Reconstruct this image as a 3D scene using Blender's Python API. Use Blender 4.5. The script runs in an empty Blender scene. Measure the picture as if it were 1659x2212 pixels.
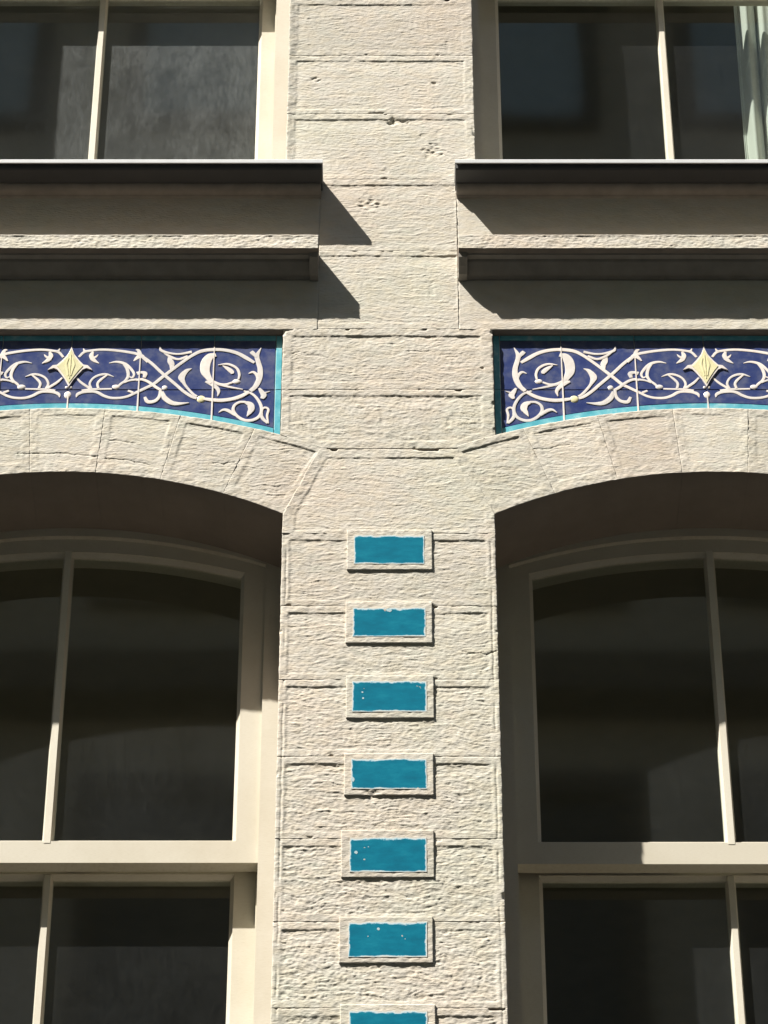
import bpy, math, random
import numpy as np

# ------------------------------------------------------------------ camera, sky, sun, exposure
scene = bpy.context.scene
COL = scene.collection
PITCH = math.radians(38.057)
cam_data = bpy.data.cameras.new('camera')
cam = bpy.data.objects.new('camera', cam_data)
COL.objects.link(cam)
cam.location = (0.0, -7.0157, 1.6)
cam.rotation_euler = (math.pi / 2 + PITCH, 0.0, 0.0)
cam_data.sensor_fit = 'HORIZONTAL'
cam_data.sensor_width = 36.0
cam_data.lens = 36.0 * 7129.0 / 1659.0
cam_data.clip_start = 0.1
cam_data.clip_end = 500.0
scene.camera = cam

SUN_DIR = np.array([1.40, 1.0, -2.25])            # the way the light travels
SUN_DIR = SUN_DIR / np.linalg.norm(SUN_DIR)
world = bpy.data.worlds.new('World')
scene.world = world
world.use_nodes = True
wn = world.node_tree.nodes
wl = world.node_tree.links
wn.clear()
w_out = wn.new('ShaderNodeOutputWorld')
w_bg = wn.new('ShaderNodeBackground')
w_sky = wn.new('ShaderNodeTexSky')
w_sky.sky_type = 'NISHITA'
w_sky.sun_disc = False
w_sky.sun_elevation = math.asin(-SUN_DIR[2])
w_sky.sun_rotation = math.atan2(-SUN_DIR[0], -SUN_DIR[1])
w_sky.air_density = 1.0
w_sky.dust_density = 1.6
w_sky.ozone_density = 1.0
w_bg.inputs['Strength'].default_value = 0.070
wl.new(w_sky.outputs[0], w_bg.inputs[0])
wl.new(w_bg.outputs[0], w_out.inputs[0])

sun_data = bpy.data.lights.new('sun', 'SUN')
sun_data.energy = 5.0
sun_data.angle = math.radians(0.5)
sun_data.color = (1.0, 0.945, 0.86)
sun = bpy.data.objects.new('sun', sun_data)
COL.objects.link(sun)
sun.location = (-14, -10, 30)
from mathutils import Vector
sun.rotation_euler = Vector(SUN_DIR).to_track_quat('-Z', 'Y').to_euler()

scene.view_settings.view_transform = 'Standard'
scene.view_settings.look = 'None'
scene.view_settings.exposure = 1.09
scene.view_settings.gamma = 1.0
scene.view_settings.use_curve_mapping = False
scene.cycles.max_bounces = 10
scene.cycles.transparent_max_bounces = 12
scene.cycles.caustics_reflective = False
scene.cycles.caustics_refractive = False

random.seed(7)
RNG = np.random.default_rng(11)
TAB = RNG.random((256, 256))

# ------------------------------------------------------------------ helpers
def link(ob, parent=None):
    COL.objects.link(ob)
    if parent is not None:
        ob.parent = parent
    return ob

def mesh_obj(name, verts, faces, mat, parent=None, smooth=False):
    me = bpy.data.meshes.new(name)
    me.from_pydata([tuple(map(float, v)) for v in verts], [], [tuple(f) for f in faces])
    me.materials.append(mat)
    if smooth:
        me.polygons.foreach_set('use_smooth', [True] * len(me.polygons))
    me.update()
    return link(bpy.data.objects.new(name, me), parent)

def thing(name, label, cat, loc=(0, 0, 0), group=None):
    o = bpy.data.objects.new(name, None)
    o.empty_display_size = 0.1
    link(o)
    o.location = loc
    o['label'] = label
    o['kind'] = 'thing'
    o['category'] = cat
    if group:
        o['group'] = group
    return o

def settle(root):
    """children were written in world coordinates: take the root's place out of them"""
    off = Vector(root.location)
    for ch in root.children:
        ch.location = Vector(ch.location) - off

def box_v(x0, x1, y0, y1, z0, z1):
    v = [(x0, y0, z0), (x1, y0, z0), (x1, y1, z0), (x0, y1, z0), (x0, y0, z1), (x1, y0, z1), (x1, y1, z1), (x0, y1, z1)]
    f = [(0, 1, 5, 4), (1, 2, 6, 5), (2, 3, 7, 6), (3, 0, 4, 7), (4, 5, 6, 7), (3, 2, 1, 0)]
    return v, f

def box(name, x0, x1, y0, y1, z0, z1, mat, parent=None):
    v, f = box_v(x0, x1, y0, y1, z0, z1)
    return mesh_obj(name, v, f, mat, parent)

def prism(name, poly, y0, y1, mat, parent=None, bevel=0.0):
    """polygon in (x, z), counter-clockwise seen from the street, from y0 (street side) back to y1"""
    n = len(poly)
    v, f = [], []
    if bevel > 0:
        c = np.mean(np.array(poly), axis=0)
        P = np.array(poly, float)
        inn = []
        for i in range(n):
            a, b, d = P[i - 1], P[i], P[(i + 1) % n]
            e1 = (b - a) / (np.linalg.norm(b - a) + 1e-9)
            e2 = (d - b) / (np.linalg.norm(d - b) + 1e-9)
            n1 = np.array([-e1[1], e1[0]])
            n2 = np.array([-e2[1], e2[0]])
            m = n1 + n2
            m = m / max(0.5, m @ m / 2)
            inn.append(b + m * bevel)
        rows = [[(p[0], y0, p[1]) for p in inn], [(p[0], y0 + bevel, p[1]) for p in poly], [(p[0], y1, p[1]) for p in poly]]
    else:
        rows = [[(p[0], y0, p[1]) for p in poly], [(p[0], y1, p[1]) for p in poly]]
    for r in rows:
        v += r
    f.append(tuple(range(n)))
    for k in range(len(rows) - 1):
        for i in range(n):
            j = (i + 1) % n
            f.append((k * n + i, (k + 1) * n + i, (k + 1) * n + j, k * n + j))
    f.append(tuple(reversed(range((len(rows) - 1) * n, len(rows) * n))))
    return mesh_obj(name, v, f, mat, parent)

def ring(name, outer, inner, y0, y1, mat, parent=None, lip=0.0, lipd=0.0):
    """closed frame between two (x, z) loops of equal length; an optional splayed lip on the inner edge"""
    n = len(outer)
    outer = np.array(outer, float)
    inner = np.array(inner, float)
    rows = [[(p[0], y1, p[1]) for p in outer], [(p[0], y0, p[1]) for p in outer], [(p[0], y0, p[1]) for p in inner]]
    if lip > 0:
        c = inner.mean(axis=0)
        d = c - inner
        q = inner + np.sign(d) * lip
        rows.append([(p[0], y0 + 0.004, p[1]) for p in inner])
        rows.append([(p[0], y0 + lipd, p[1]) for p in q])
        rows.append([(p[0], y1, p[1]) for p in q])
    else:
        rows.append([(p[0], y1, p[1]) for p in inner])
    v, f = [], []
    for r in rows:
        v += r
    m = len(rows)
    for k in range(m):
        k2 = (k + 1) % m
        for i in range(n):
            j = (i + 1) % n
            f.append((k * n + i, k * n + j, k2 * n + j, k2 * n + i))
    return mesh_obj(name, v, f, mat, parent)

def sweep_x(name, prof, x0, x1, mat, parent=None, rows=1, jitter=0.0):
    """closed (y, z) profile pushed along x"""
    n = len(prof)
    v, f = [], []
    for k in range(rows + 1):
        x = x0 + (x1 - x0) * k / rows
        for (y, z) in prof:
            v.append((x, y + random.uniform(-jitter, jitter), z + random.uniform(-jitter, jitter)))
    for k in range(rows):
        for i in range(n):
            j = (i + 1) % n
            f.append((k * n + i, (k + 1) * n + i, (k + 1) * n + j, k * n + j))
    f.append(tuple(range(n)))
    f.append(tuple(reversed(range(rows * n, rows * n + n))))
    return mesh_obj(name, v, f, mat, parent)

def vn(x, y, s=0):
    """smooth lattice noise, -1..1"""
    x = np.asarray(x, float) + s * 17.31 + 500.0
    y = np.asarray(y, float) + s * 9.73 + 500.0
    xi = np.floor(x).astype(int)
    yi = np.floor(y).astype(int)
    fx = x - xi
    fy = y - yi
    fx = fx * fx * (3 - 2 * fx)
    fy = fy * fy * (3 - 2 * fy)
    a = TAB[xi & 255, yi & 255]
    b = TAB[(xi + 1) & 255, yi & 255]
    c = TAB[xi & 255, (yi + 1) & 255]
    d = TAB[(xi + 1) & 255, (yi + 1) & 255]
    return ((a * (1 - fx) + b * fx) * (1 - fy) + (c * (1 - fx) + d * fx) * fy) * 2 - 1

def sst(a, b, x):
    t = np.clip((x - a) / (b - a), 0, 1)
    return t * t * (3 - 2 * t)

def rough(X, Z, seed, pick):
    """hand-tooled stone face: broken ledges along the bed, lumps and chips (metres, + is proud)"""
    wx = 0.011 * vn(X * 9, Z * 14, seed) + 0.0045 * vn(X * 34, Z * 40, seed + 1)
    Zw = Z + wx
    h = np.zeros_like(X)
    for k, (pitch, amp) in enumerate(((0.019, 0.0015), (0.0108, 0.0021), (0.0064, 0.0017))):
        q = Zw / pitch + 1.3 * vn(X * (5 + 7 * k), Z * 9, seed + 3 + k)
        fr = q - np.floor(q)
        row = np.floor(q)
        gate = sst(0.08, 0.45, vn(X * (11 + 15 * k), row * 5.37 + seed, seed + 6 + k))
        h += amp * gate * ((1 - fr) ** 1.3 * sst(0.0, 0.11, fr) - 0.3)
    an = 0.55 + 0.45 * pick
    h += 0.0005 * an * vn(X * 26 + Z * 20 * pick, Zw * (70 - 22 * pick), seed + 10)
    h += 0.0007 * an * vn(X * 60, Zw * (125 - 30 * pick), seed + 11)
    h += 0.0008 * vn(X * 120, Zw * 190, seed + 12)
    h += 0.0008 * vn(X * 8, Z * 11, seed + 13)
    pit = sst(0.62, 0.9, vn(X * 38, Zw * 62, seed + 14)) * sst(0.0, 0.5, vn(X * 7, Z * 9, seed + 15))
    h -= 0.0019 * pit
    pk = vn(X * 75 + Z * 45, Z * 85 - X * 20, seed + 16)
    h += 0.0016 * pick * (np.abs(pk) - 0.4) + 0.0008 * pick * vn(X * 150, Z * 190, seed + 17)
    return h

SCARS = [(0.034, 8.569, 0.026, 0.006), (0.066, 8.567, 0.014, 0.005), (0.147, 8.729, 0.016, 0.004), (-0.205, 8.744, 0.018, 0.004), (0.144, 8.449, 0.045, 0.003), (-0.038, 8.232, 0.050, 0.003), (0.275, 7.605, 0.006, 0.004), (-0.075, 7.526, 0.007, 0.004), (0.10, 7.525, 0.006, 0.003), (-0.03, 6.19, 0.03, 0.003)]
CRACKS = [[(-1.003, 7.295), (-0.887, 7.297), (-0.781, 7.287)], [(-0.761, 7.279), (-0.682, 7.268), (-0.64, 7.255)], [(-0.76, 7.344), (-0.683, 7.335)], [(-0.467, 7.263), (-0.436, 7.26), (-0.405, 7.269)], [(0.409, 7.31), (0.458, 7.317), (0.507, 7.33)], [(0.206, 6.63), (0.268, 6.62), (0.296, 6.632)]]

def stone(name, left, right, bot, top, y_face, y_back, mat, parent, margins=(0.02, 0.02, 0.022, 0.02), seed=1, res=0.0032,
          amp=1.0, pick=0.3, field=0.0032, roll=0.0, tilt=0.0, gap=0.0001, groove=1.0, returns=True, label=None):
    """one dressed stone: smooth drafted margin round a tooled field. left/right are functions t -> (x, z), bot/top s -> (x, z)"""
    L0, L1, R0, R1 = (np.array(p, float) for p in (left(0.0), left(1.0), right(0.0), right(1.0)))
    W = max(np.linalg.norm(R0 - L0), np.linalg.norm(R1 - L1))
    H = max(np.linalg.norm(L1 - L0), np.linalg.norm(R1 - R0))
    ns = max(6, int(W / res))
    nt = max(6, int(H / res))
    s = np.linspace(0, 1, ns + 1)
    t = np.linspace(0, 1, nt + 1)
    Lp = np.array([left(v) for v in t])
    Rp = np.array([right(v) for v in t])
    Bp = np.array([bot(v) for v in s])
    Tp = np.array([top(v) for v in s])
    S, T = np.meshgrid(s, t)
    P = ((1 - S)[..., None] * Lp[:, None, :] + S[..., None] * Rp[:, None, :] + (1 - T)[..., None] * Bp[None] + T[..., None] * Tp[None]
         - ((1 - S) * (1 - T))[..., None] * L0 - (S * (1 - T))[..., None] * R0 - ((1 - S) * T)[..., None] * L1 - (S * T)[..., None] * R1)
    X, Z = P[..., 0], P[..., 1]
    Wt = np.linalg.norm(Rp - Lp, axis=1)[:, None]
    Hs = np.linalg.norm(Tp - Bp, axis=1)[None, :]
    dl, dr, db, dt = S * Wt, (1 - S) * Wt, T * Hs, (1 - T) * Hs
    wob = 0.0015 * vn(X * 30, Z * 30, seed + 20)
    ml, mr, mb, mt = margins
    soft = 0.0035
    def inside(d, m, w):
        return sst(m - w / 2, m + w / 2, d + wob) if m > 0 else np.ones_like(d)
    inner = inside(dl, ml, 2.6 * soft) * inside(dr, mr, 2.6 * soft) * inside(db, mb, 1.8 * soft) * inside(dt, mt, soft)
    sink = 0.85 * field * (0.6 + 0.4 * sst(-0.5, 0.3, vn(X * 9, Z * 6, seed + 31))) * np.maximum(1 - sst(0.0, 0.055, dt - mt), np.maximum(0.55 * (1 - sst(0.0, 0.03, dl - ml)), 0.2 * (1 - sst(0.0, 0.03, np.minimum(dr - mr, db - mb)))))
    h = inner * (-sink - 0.0003 + 0.6 * amp * (rough(X, Z, seed, pick) - 0.0004))
    h += (1 - inner) * (0.0007 * vn(X * 45, Z * 55, seed + 21) + 0.0006 * vn(X * 110, Z * 140, seed + 22))
    for (sx, sz, sr, sdp) in SCARS:
        d = np.hypot(X - sx, (Z - sz) * 1.3)
        if d.min() < sr:
            k_ = sst(sr, sr * 0.35, d + sr * 0.35 * vn(X * 90, Z * 130, seed + 33))
            h -= k_ * sdp * (0.55 + 0.9 * vn(X * 70, Z * 130, seed + 34))
    for line in CRACKS:
        for (ax, az), (bx, bz) in zip(line[:-1], line[1:]):
            wx_ = X + 0.003 * vn(X * 60, Z * 60, seed + 35)
            wz_ = Z + 0.003 * vn(X * 70, Z * 50, seed + 36)
            q_ = np.clip(((wx_ - ax) * (bx - ax) + (wz_ - az) * (bz - az)) / ((bx - ax) ** 2 + (bz - az) ** 2), 0, 1)
            d = np.hypot(wx_ - ax - q_ * (bx - ax), wz_ - az - q_ * (bz - az))
            if d.min() < 0.004:
                h -= 0.0018 * (1 - sst(0.0005, 0.0026, d))
    edge = np.minimum(np.minimum(dl, dr), np.minimum(db, dt))
    h -= groove * 0.0010 * (1 - sst(0.0, 0.003, edge + 0.0012 * vn(X * 60, Z * 60, seed + 23))) * sst(-0.5, 0.1, vn(X * 11, Z * 11, seed + 30))
    chip = sst(0.62, 0.9, vn(X * 32, Z * 32, seed + 24)) * (1 - sst(0.0, 0.010, edge))
    h -= groove * 0.006 * chip
    if roll > 0:
        for dd in (dl, dr):
            h -= 0.0020 * np.exp(-((dd + wob - roll) / 0.0022) ** 2) * sst(-0.5, 0.1, vn(X * 12, Z * 14, seed + 25))
    if tilt:
        h += tilt * (1 - sst(0, ml, dl))
    # side edges wander a little, so that arrises are not ruler straight
    ex = 0.0007 * vn(Z * 40, Z * 0 + seed, seed + 26) + 0.0007 * vn(Z * 120, Z * 0 + seed, seed + 27)
    ex = ex * groove
    X = X + ex * (1 - sst(0, 0.012, dl)) - ex * (1 - sst(0, 0.012, dr))
    X = X + gap * ((1 - sst(0, 0.01, dl)) - (1 - sst(0, 0.01, dr)))
    Z = Z + gap * ((1 - sst(0, 0.01, db)) - (1 - sst(0, 0.01, dt)))
    Y = y_face - h
    n1 = ns + 1
    V = np.stack([X, Y, Z], -1).reshape(-1, 3)
    idx = np.arange((nt + 1) * n1).reshape(nt + 1, n1)
    F = np.stack([idx[:-1, :-1], idx[:-1, 1:], idx[1:, 1:], idx[1:, :-1]], -1).reshape(-1, 4)
    per = np.concatenate([idx[0, :-1], idx[:-1, -1], idx[-1, :0:-1], idx[:0:-1, 0]])
    m = len(per)
    B = V[per].copy()
    B[:, 1] = y_back
    base = len(V)
    V = np.concatenate([V, B])
    k = np.arange(m)
    k2 = (k + 1) % m
    SK = np.stack([per[k], base + k, base + k2, per[k2]], -1)
    F = np.concatenate([F, SK])
    me = bpy.data.meshes.new(name)
    me.vertices.add(len(V))
    me.vertices.foreach_set('co', V.astype(np.float32).ravel())
    me.loops.add(F.size)
    me.loops.foreach_set('vertex_index', F.astype(np.int32).ravel())
    me.polygons.add(len(F))
    me.polygons.foreach_set('loop_start', np.arange(0, F.size, 4, dtype=np.int32))
    me.polygons.foreach_set('loop_total', np.full(len(F), 4, dtype=np.int32))
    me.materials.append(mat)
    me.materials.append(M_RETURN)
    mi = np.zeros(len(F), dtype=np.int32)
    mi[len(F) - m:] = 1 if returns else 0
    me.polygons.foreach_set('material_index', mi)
    me.update(calc_edges=True)
    me.validate()
    o = link(bpy.data.objects.new(name, me), parent)
    if label:
        o['label'] = label
    return o

def lerp2(a, b):
    return lambda t: (a[0] + (b[0] - a[0]) * t, a[1] + (b[1] - a[1]) * t)

def rect_stone(name, x0, x1, z0, z1, y_face, y_back, mat, parent, **kw):
    return stone(name, lerp2((x0, z0), (x0, z1)), lerp2((x1, z0), (x1, z1)), lerp2((x0, z0), (x1, z0)), lerp2((x0, z1), (x1, z1)),
                 y_face, y_back, mat, parent, **kw)

# ------------------------------------------------------------------ materials
def new_mat(name):
    m = bpy.data.materials.new(name)
    m.use_nodes = True
    nt = m.node_tree
    return m, nt.nodes, nt.links, nt.nodes['Principled BSDF']

def noise(nodes, links, scale, detail=4, rough_=0.55, vec=None, mapping=None):
    n = nodes.new('ShaderNodeTexNoise')
    n.inputs['Scale'].default_value = scale
    n.inputs['Detail'].default_value = detail
    n.inputs['Roughness'].default_value = rough_
    if vec is not None:
        if mapping:
            mp = nodes.new('ShaderNodeMapping')
            mp.inputs['Scale'].default_value = mapping
            links.new(vec, mp.inputs[0])
            links.new(mp.outputs[0], n.inputs['Vector'])
        else:
            links.new(vec, n.inputs['Vector'])
    return n

def ramp(nodes, links, fac, stops):
    r = nodes.new('ShaderNodeValToRGB')
    el = r.color_ramp.elements
    while len(el) > len(stops):
        el.remove(el[-1])
    while len(el) < len(stops):
        el.new(0.5)
    for e, (p, c) in zip(el, stops):
        e.position = p
        e.color = (*c, 1.0)
    links.new(fac, r.inputs[0])
    return r

def mix(nodes, links, fac, a, b, mode='MIX'):
    m = nodes.new('ShaderNodeMix')
    m.data_type = 'RGBA'
    m.blend_type = mode
    for sock, v in ((m.inputs[0], fac), (m.inputs[6], a), (m.inputs[7], b)):
        if hasattr(v, 'is_linked'):
            links.new(v, sock)
        elif isinstance(v, tuple):
            sock.default_value = (*v, 1.0)
        else:
            sock.default_value = v
    return m.outputs[2]

def bump(nodes, links, height, strength, dist, bsdf):
    b = nodes.new('ShaderNodeBump')
    b.inputs['Strength'].default_value = strength
    b.inputs['Distance'].default_value = dist
    links.new(height, b.inputs['Height'])
    links.new(b.outputs[0], bsdf.inputs['Normal'])
    return b

def stone_mat():
    m, n, l, b = new_mat('painted_sandstone')
    g = n.new('ShaderNodeNewGeometry')
    big = noise(n, l, 2.2, 3, 0.5, g.outputs['Position'])
    mid = noise(n, l, 14, 5, 0.6, g.outputs['Position'], (1, 1, 1.7))
    fine = noise(n, l, 160, 4, 0.6, g.outputs['Position'], (0.5, 1, 1.4))
    c1 = ramp(n, l, mid.outputs[0], [(0.30, (0.510, 0.482, 0.424)), (0.5, (0.556, 0.527, 0.468)), (0.72, (0.600, 0.569, 0.510))]).outputs[0]
    tint = ramp(n, l, big.outputs[0], [(0.36, (0.975, 1.0, 0.97)), (0.5, (1, 1, 1)), (0.64, (1.03, 0.985, 0.965))]).outputs[0]
    c2 = mix(n, l, 1.0, c1, tint, 'MULTIPLY')
    dirt = noise(n, l, 55, 6, 0.7, g.outputs['Position'], (0.6, 1, 1.3))
    dm = ramp(n, l, dirt.outputs[0], [(0.0, (1, 1, 1)), (0.60, (1, 1, 1)), (0.74, (0.80, 0.79, 0.76))]).outputs[0]
    blot = noise(n, l, 24, 4, 0.6, g.outputs['Position'], (0.8, 1, 1.5))
    bm = ramp(n, l, blot.outputs[0], [(0.30, (0.955, 0.985, 0.955)), (0.45, (1, 1, 1)), (0.58, (1.015, 0.995, 0.94)), (0.72, (1.03, 0.975, 0.955))]).outputs[0]
    c2 = mix(n, l, 1.0, c2, bm, 'MULTIPLY')
    c3 = mix(n, l, 1.0, c2, dm, 'MULTIPLY')
    oi = n.new('ShaderNodeObjectInfo')
    tone = ramp(n, l, oi.outputs['Random'], [(0.0, (0.925, 0.92, 0.915)), (1.0, (1.04, 1.04, 1.035))]).outputs[0]
    c4 = mix(n, l, 1.0, c3, tone, 'MULTIPLY')
    l.new(c4, b.inputs['Base Color'])
    b.inputs['Roughness'].default_value = 0.85
    b.inputs['Specular IOR Level'].default_value = 0.25
    bump(n, l, fine.outputs[0], 0.75, 0.0024, b)
    return m

def paint_mat(name, col, col2, rough_=0.45, grain=(3, 3, 40), bs=0.15):
    m, n, l, b = new_mat(name)
    g = n.new('ShaderNodeNewGeometry')
    a = noise(n, l, 5, 4, 0.6, g.outputs['Position'])
    f = noise(n, l, 30, 4, 0.6, g.outputs['Position'], grain)
    c = ramp(n, l, a.outputs[0], [(0.35, col2), (0.6, col)]).outputs[0]
    spots = ramp(n, l, f.outputs[0], [(0.0, (1.02, 1.02, 1.02)), (0.45, (1, 1, 1)), (0.60, (0.95, 0.94, 0.92)), (0.80, (0.80, 0.75, 0.66))]).outputs[0]
    l.new(mix(n, l, 1.0, c, spots, 'MULTIPLY'), b.inputs['Base Color'])
    b.inputs['Roughness'].default_value = rough_
    bump(n, l, f.outputs[0], bs, 0.001, b)
    return m

def glaze_mat(name, cols, scale, rough_=0.22, bs=0.1):
    m, n, l, b = new_mat(name)
    g = n.new('ShaderNodeNewGeometry')
    oi = n.new('ShaderNodeObjectInfo')
    a = noise(n, l, scale, 5, 0.6, g.outputs['Position'])
    c = ramp(n, l, a.outputs[0], cols).outputs[0]
    tone = ramp(n, l, oi.outputs['Random'], [(0.0, (0.88, 0.9, 0.92)), (1.0, (1.08, 1.05, 1.03))]).outputs[0]
    l.new(mix(n, l, 1.0, c, tone, 'MULTIPLY'), b.inputs['Base Color'])
    b.inputs['Roughness'].default_value = rough_
    f = noise(n, l, 60, 2, 0.5, g.outputs['Position'])
    bump(n, l, f.outputs[0], bs, 0.002, b)
    return m

def flat_mat(name, col, rough_=0.7, metallic=0.0, var=0.08, scale=8):
    m, n, l, b = new_mat(name)
    g = n.new('ShaderNodeNewGeometry')
    a = noise(n, l, scale, 4, 0.6, g.outputs['Position'])
    lo = tuple(max(0, c * (1 - var)) for c in col)
    hi = tuple(min(1, c * (1 + var)) for c in col)
    l.new(ramp(n, l, a.outputs[0], [(0.3, lo), (0.7, hi)]).outputs[0], b.inputs['Base Color'])
    b.inputs['Roughness'].default_value = rough_
    b.inputs['Metallic'].default_value = metallic
    return m

def glass_mat(name, dust, dust_scale=3.0):
    m = bpy.data.materials.new(name)
    m.use_nodes = True
    n, l = m.node_tree.nodes, m.node_tree.links
    n.clear()
    out = n.new('ShaderNodeOutputMaterial')
    tr = n.new('ShaderNodeBsdfTransparent')
    tr.inputs[0].default_value = (0.90, 0.93, 0.91, 1)
    gl = n.new('ShaderNodeBsdfGlossy')
    gl.inputs['Roughness'].default_value = 0.035
    fr = n.new('ShaderNodeFresnel')
    fr.inputs[0].default_value = 1.52
    mx = n.new('ShaderNodeMixShader')
    gb = n.new('ShaderNodeNewGeometry')
    fl = n.new('ShaderNodeMath')
    fl.operation = 'SUBTRACT'
    fl.inputs[0].default_value = 1.0
    l.new(gb.outputs['Backfacing'], fl.inputs[1])
    two = n.new('ShaderNodeMath')
    two.operation = 'MULTIPLY'
    two.inputs[1].default_value = 1.8
    l.new(fr.outputs[0], two.inputs[0])
    front = n.new('ShaderNodeMath')
    front.operation = 'MULTIPLY'
    front.use_clamp = True
    l.new(two.outputs[0], front.inputs[0])
    l.new(fl.outputs[0], front.inputs[1])
    l.new(front.outputs[0], mx.inputs[0])
    l.new(tr.outputs[0], mx.inputs[1])
    l.new(gl.outputs[0], mx.inputs[2])
    df = n.new('ShaderNodeBsdfDiffuse')
    df.inputs[0].default_value = (0.54, 0.58, 0.58, 1)
    g = n.new('ShaderNodeNewGeometry')
    a = noise(n, l, dust_scale, 6, 0.65, g.outputs['Position'], (1.3, 1, 0.8))
    b2 = noise(n, l, 60, 6, 0.75, g.outputs['Position'], (1.6, 1, 0.45))
    r = ramp(n, l, a.outputs[0], [(0.35, (dust * 0.6,) * 3), (0.7, (dust * 1.2,) * 3)])
    r2 = ramp(n, l, b2.outputs[0], [(0.35, (0.7,) * 3), (0.75, (1.4,) * 3)])
    fac = mix(n, l, 1.0, r.outputs[0], r2.outputs[0], 'MULTIPLY')
    mx2 = n.new('ShaderNodeMixShader')
    fd = n.new('ShaderNodeMath')
    fd.operation = 'MULTIPLY'
    l.new(fac, fd.inputs[0])
    l.new(fl.outputs[0], fd.inputs[1])
    l.new(fd.outputs[0], mx2.inputs[0])
    l.new(mx.outputs[0], mx2.inputs[1])
    l.new(df.outputs[0], mx2.inputs[2])
    l.new(mx2.outputs[0], out.inputs[0])
    w = noise(n, l, 2.2, 1, 0.5, g.outputs['Position'])
    bp = n.new('ShaderNodeBump')
    bp.inputs['Strength'].default_value = 0.12
    bp.inputs['Distance'].default_value = 0.004
    l.new(w.outputs[0], bp.inputs['Height'])
    l.new(bp.outputs[0], gl.inputs['Normal'])
    return m

M_STONE = stone_mat()
M_RETURN = flat_mat('shaded_brown_return', (0.27, 0.225, 0.185), 0.9, 0, 0.10, 9)  # browner than the faces, darkened to carry soffit shade and cut jamb bounce
M_CREAM = paint_mat('cream_window_paint', (0.61, 0.575, 0.48), (0.56, 0.52, 0.42), 0.5)
M_BAR = paint_mat('white_bar_paint', (0.70, 0.67, 0.57), (0.66, 0.62, 0.52), 0.5)
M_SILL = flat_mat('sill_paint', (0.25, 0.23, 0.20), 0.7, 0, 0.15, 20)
M_LEAD = flat_mat('grey_flashing', (0.60, 0.62, 0.63), 0.45, 0.0, 0.06, 20)
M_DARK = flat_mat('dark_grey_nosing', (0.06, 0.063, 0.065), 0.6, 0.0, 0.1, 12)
M_BLUE = glaze_mat('cobalt_glaze', [(0.28, (0.030, 0.046, 0.165)), (0.46, (0.048, 0.068, 0.190)), (0.70, (0.120, 0.135, 0.225))], 26)
M_CYAN = glaze_mat('turquoise_glaze', [(0.32, (0.09, 0.40, 0.50)), (0.55, (0.16, 0.50, 0.60)), (0.75, (0.42, 0.68, 0.72))], 30)
M_WHITE = glaze_mat('cream_white_glaze', [(0.3, (0.74, 0.68, 0.63)), (0.6, (0.82, 0.78, 0.74))], 40, 0.3)
M_YELLOW = glaze_mat('pale_yellow_glaze', [(0.3, (0.72, 0.68, 0.40)), (0.65, (0.80, 0.76, 0.48))], 50, 0.3)
M_GROUT = flat_mat('grout', (0.58, 0.58, 0.56), 0.8)
def brushed_blue():
    m, n, l, b = new_mat('brushed_teal_paint')
    g = n.new('ShaderNodeNewGeometry')
    tc = n.new('ShaderNodeTexCoord')
    sx = n.new('ShaderNodeSeparateXYZ')
    l.new(tc.outputs['Generated'], sx.inputs[0])
    def ma(op, a, c=None):
        q = n.new('ShaderNodeMath')
        q.operation = op
        for s_, v in ((q.inputs[0], a), (q.inputs[1], c)):
            if v is None:
                continue
            if hasattr(v, 'is_linked'):
                l.new(v, s_)
            else:
                s_.default_value = v
        return q.outputs[0]
    def edge(o, size):
        return ma('MULTIPLY', ma('MINIMUM', o, ma('SUBTRACT', 1.0, o)), size)
    top = ma('MULTIPLY', ma('SUBTRACT', 1.0, sx.outputs['Z']), 0.060)
    side = edge(sx.outputs['X'], 0.19)
    low = ma('MULTIPLY', sx.outputs['Z'], 0.100)
    d = ma('MINIMUM', ma('MINIMUM', top, side), low)
    w1 = noise(n, l, 26, 4, 0.7, g.outputs['Position'])
    w2 = noise(n, l, 85, 5, 0.75, g.outputs['Position'], (0.35, 1, 1.5))
    d = ma('ADD', d, ma('MULTIPLY', ma('SUBTRACT', w1.outputs[0], 0.5), 0.0130))
    d = ma('ADD', d, ma('MULTIPLY', ma('SUBTRACT', w2.outputs[0], 0.5), 0.0060))
    fac = ma('MULTIPLY', d, 72.0)
    tone = noise(n, l, 22, 5, 0.65, g.outputs['Position'], (0.7, 1, 1.6))
    blue = ramp(n, l, tone.outputs[0], [(0.3, (0.0006, 0.125, 0.205)), (0.52, (0.0008, 0.158, 0.248)), (0.75, (0.006, 0.205, 0.295))]).outputs[0]
    rim = ramp(n, l, fac, [(0.02, (0.57, 0.55, 0.49)), (0.10, (0.62, 0.66, 0.65)), (0.20, (0.46, 0.62, 0.68)), (0.30, (0.10, 0.34, 0.46))])
    k = ramp(n, l, fac, [(0.22, (0, 0, 0)), (0.36, (1, 1, 1))]).outputs[0]
    l.new(mix(n, l, k, rim.outputs[0], blue), b.inputs['Base Color'])
    b.inputs['Roughness'].default_value = 0.8
    b.inputs['Specular IOR Level'].default_value = 0.08
    bump(n, l, w2.outputs[0], 0.3, 0.0012, b)
    return m
M_TEAL = brushed_blue()
M_PRIMER = paint_mat('pale_primer', (0.42, 0.56, 0.60), (0.34, 0.50, 0.56), 0.7, (10, 10, 10), 0.3)
M_CORE = flat_mat('mortar', (0.40, 0.36, 0.29), 0.9)
M_GLASS = glass_mat('window_glass', 0.022)
M_GLASS_DUSTY = glass_mat('dusty_window_glass', 0.125, 7.0)
M_ROOM = flat_mat('room_plaster', (0.26, 0.24, 0.175), 0.9)
M_ASPHALT = flat_mat('asphalt', (0.06, 0.06, 0.06), 0.9, 0, 0.2, 30)
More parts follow.
